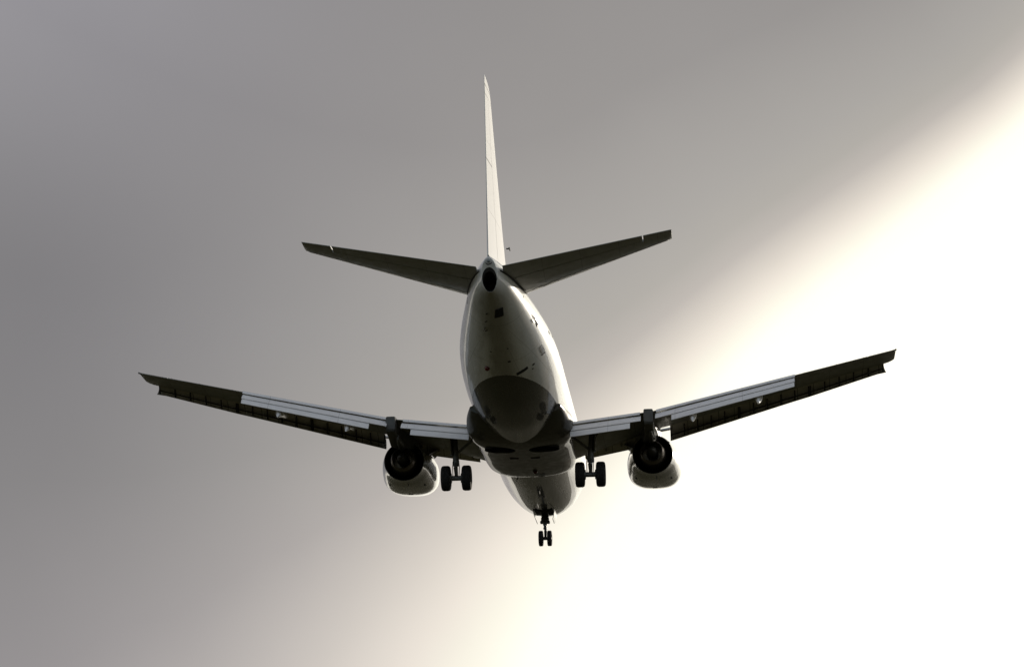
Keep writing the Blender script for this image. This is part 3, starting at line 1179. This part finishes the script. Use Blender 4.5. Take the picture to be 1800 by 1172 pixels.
# ------------------------------------------------------------------ landing gear
def wheel_mesh(r, w):
    bm = bmesh.new()
    h = w / 2
    prof = [(-h * .55, r * .50), (-h * .80, r * .56), (-h * .97, r * .68), (-h, r * .80), (-h * .93, r * .90), (-h * .76, r * .965), (-h * .5, r * .992)]
    for k in range(4):
        u = -0.42 + .28 * k
        prof += [(h * (u - .03), r), (h * (u - .01), r * .985), (h * (u + .01), r * .985), (h * (u + .03), r)]
    prof += [(h * .5, r * .992), (h * .76, r * .965), (h * .93, r * .90), (h, r * .80), (h * .97, r * .68), (h * .80, r * .56), (h * .55, r * .50)]
    lathe_y(bm, (0, 0, 0), prof, 48, 0)
    lathe_y(bm, (0, 0, 0), [(-h * .72, r * .16), (-h * .70, r * .30), (-h * .5, r * .34), (-h * .48, r * .47), (-h * .62, r * .50), (-h * .62, r * .53), (h * .62, r * .53), (h * .62, r * .50), (h * .48, r * .47), (h * .5, r * .34), (h * .70, r * .30), (h * .72, r * .16)], 40, 1)
    bmesh.ops.recalc_face_normals(bm, faces=bm.faces)
    me = bpy.data.meshes.new('wheel')
    bm.to_mesh(me); bm.free()
    me.materials.append(M_TYRE); me.materials.append(M_HUB)
    me.shade_smooth()
    me.set_sharp_from_angle(angle=rad(40))
    return me


W_MAIN = wheel_mesh(.495, .36)
W_NOSE = wheel_mesh(.335, .195)


def put_wheel(me, parent, c):
    o = bpy.data.objects.new('wheel', me)
    COL.objects.link(o)
    o.parent = parent
    o.location = P(*c)
    return o


def build_main_gear(s):
    y = s * 2.62
    ax, az_ = 16.46, -3.02
    bm = bmesh.new()
    tube(bm, [(16.25, s * 2.72, -.95), (16.34, s * 2.68, -1.7), (16.40, s * 2.645, -2.15), (16.41, s * 2.64, -2.42)], [.125, .12, .115, .125], 16)
    tube(bm, [(16.41, s * 2.64, -2.36), (16.42, s * 2.64, -2.52)], .135, 16)
    tube(bm, [(16.41, s * 2.64, -2.5), (ax, y, az_ + .02)], .072, 14, mi=1)
    tube(bm, [(ax, y - .52, az_), (ax, y + .52, az_)], [.06, .06], 14)
    tube(bm, [(ax, y - .19, az_), (ax, y + .19, az_)], [.10, .10], 14)
    # torque links behind the leg
    for p0, p1 in (((16.54, y, -2.44), (16.86, y, -2.70)), ((16.86, y, -2.70), (16.56, y, -2.98))):
        box_pts = [P(p0[0], p0[1] - .07, p0[2]), P(p0[0], p0[1] + .07, p0[2]), P(p1[0], p1[1] + .05, p1[2]), P(p1[0], p1[1] - .05, p1[2])]
        off = Vector((0, -.03, .03))
        loft(bm, [[b_ for b_ in box_pts], [b_ + off for b_ in box_pts]])
    # brake packs and lines
    for d in (-.25, .25):
        tube(bm, [(ax, y + d - .07, az_), (ax, y + d + .07, az_)], .19, 20)
    tube(bm, [(16.5, y + .10, -2.3), (16.55, y + .13, -2.6), (16.52, y + .11, -2.92)], .016, 6)
    tube(bm, [(16.5, y - .10, -2.2), (16.56, y - .14, -2.6), (16.52, y - .13, -2.93)], .016, 6)
    # fixed lamp / bracket tab on the outboard side
    box(bm, (16.5, y + s * .19, -2.12), (.08, .10, .07), bev=.01)
    gear = obj('main_gear', bm, [M_STEEL, M_CHROME], plane, angle=40)
    # side brace towards the keel, and the drag strut
    bm = bmesh.new()
    tube(bm, [(16.36, s * 2.64, -2.05), (16.5, s * 2.2, -1.72), (16.6, s * 1.80, -1.42)], [.05, .055, .05], 10)
    tube(bm, [(16.36, s * 2.66, -1.75), (15.6, s * 2.9, -1.15)], .05, 10)
    obj('side_brace', bm, M_STEEL, gear)
    # narrow door carried on the leg
    bm = bmesh.new()
    yo = s * 2.83
    rr = []
    for z, a, b in ((-1.35, 16.05, 16.70), (-1.8, 16.08, 16.70), (-2.1, 16.15, 16.64)):
        rr.append([P(a, yo + s * .05 * (1 + z), z), P(b, yo + s * .05 * (1 + z), z), P(b, yo + s * (.05 * (1 + z) + .03), z), P(a, yo + s * (.05 * (1 + z) + .03), z)])
    loft(bm, rr)
    obj('gear_door', bm, M_FAIR, gear, angle=20)
    for d in (-.405, .405):
        put_wheel(W_MAIN, gear, (ax, y + d, az_))


for s in (-1, 1):
    build_main_gear(s)


def build_nose_gear():
    ax, az_ = 4.0, -3.2
    bm = bmesh.new()
    tube(bm, [(3.9, 0, -1.85), (3.95, 0, -2.3), (3.97, 0, -2.62)], [.10, .10, .095], 16)
    # steering actuators and collar
    box(bm, (3.97, 0, -2.42), (.24, .34, .26), bev=.03)
    box(bm, (4.0, .0, -2.50), (.2, .42, .12), bev=.03)
    tube(bm, [(3.97, 0, -2.55), (3.985, 0, -2.76)], [.075, .065], 14)
    tube(bm, [(3.98, 0, -2.74), (3.985, 0, -2.79)], .085, 14)
    tube(bm, [(3.985, 0, -2.78), (ax, 0, az_)], .045, 12, mi=1)
    tube(bm, [(ax, -.27, az_), (ax, .27, az_)], .045, 12)
    tube(bm, [(ax, -.10, az_), (ax, .10, az_)], .075, 12)
    for p0, p1 in (((4.06, 0, -2.76), (4.26, .02, -2.95)), ((4.26, .02, -2.95), (4.05, 0, -3.16))):
        q_ = [P(p0[0], p0[1] - .05, p0[2]), P(p0[0], p0[1] + .07, p0[2]), P(p1[0], p1[1] + .06, p1[2]), P(p1[0], p1[1] - .04, p1[2])]
        off = Vector((0, -.03, .03))
        loft(bm, [[b_ for b_ in q_], [b_ + off for b_ in q_]])
    # drag brace running forward and up into the bay
    tube(bm, [(3.95, -.12, -2.25), (5.0, -.16, -1.95)], .04, 8)
    tube(bm, [(3.95, .12, -2.25), (5.0, .16, -1.95)], .04, 8)
    gear = obj('nose_gear', bm, [M_STEEL, M_CHROME], plane, angle=40)
    for d in (-.185, .185):
        put_wheel(W_NOSE, gear, (ax, d, az_))
    for s in (-1, 1):
        bm = bmesh.new()
        rr = []
        for z, a, b, yo in ((-1.98, 3.3, 4.75, .43), (-2.15, 3.3, 4.75, .44), (-2.36, 3.34, 4.70, .40), (-2.46, 3.45, 4.5, .35)):
            rr.append([P(a, s * yo, z), P(b, s * yo, z), P(b, s * (yo + .022), z), P(a, s * (yo + .022), z)])
        loft(bm, rr)
        obj('gear_door', bm, M_BODY, gear, angle=25)
    # solid dark plate on the skin, coloured like the shade inside an open bay
    bm = bmesh.new()
    box(bm, (4.25, 0, -2.115), (1.1, .78, .06), bev=.01)
    obj('bay_shade', bm, M_BAY, gear)


build_nose_gear()
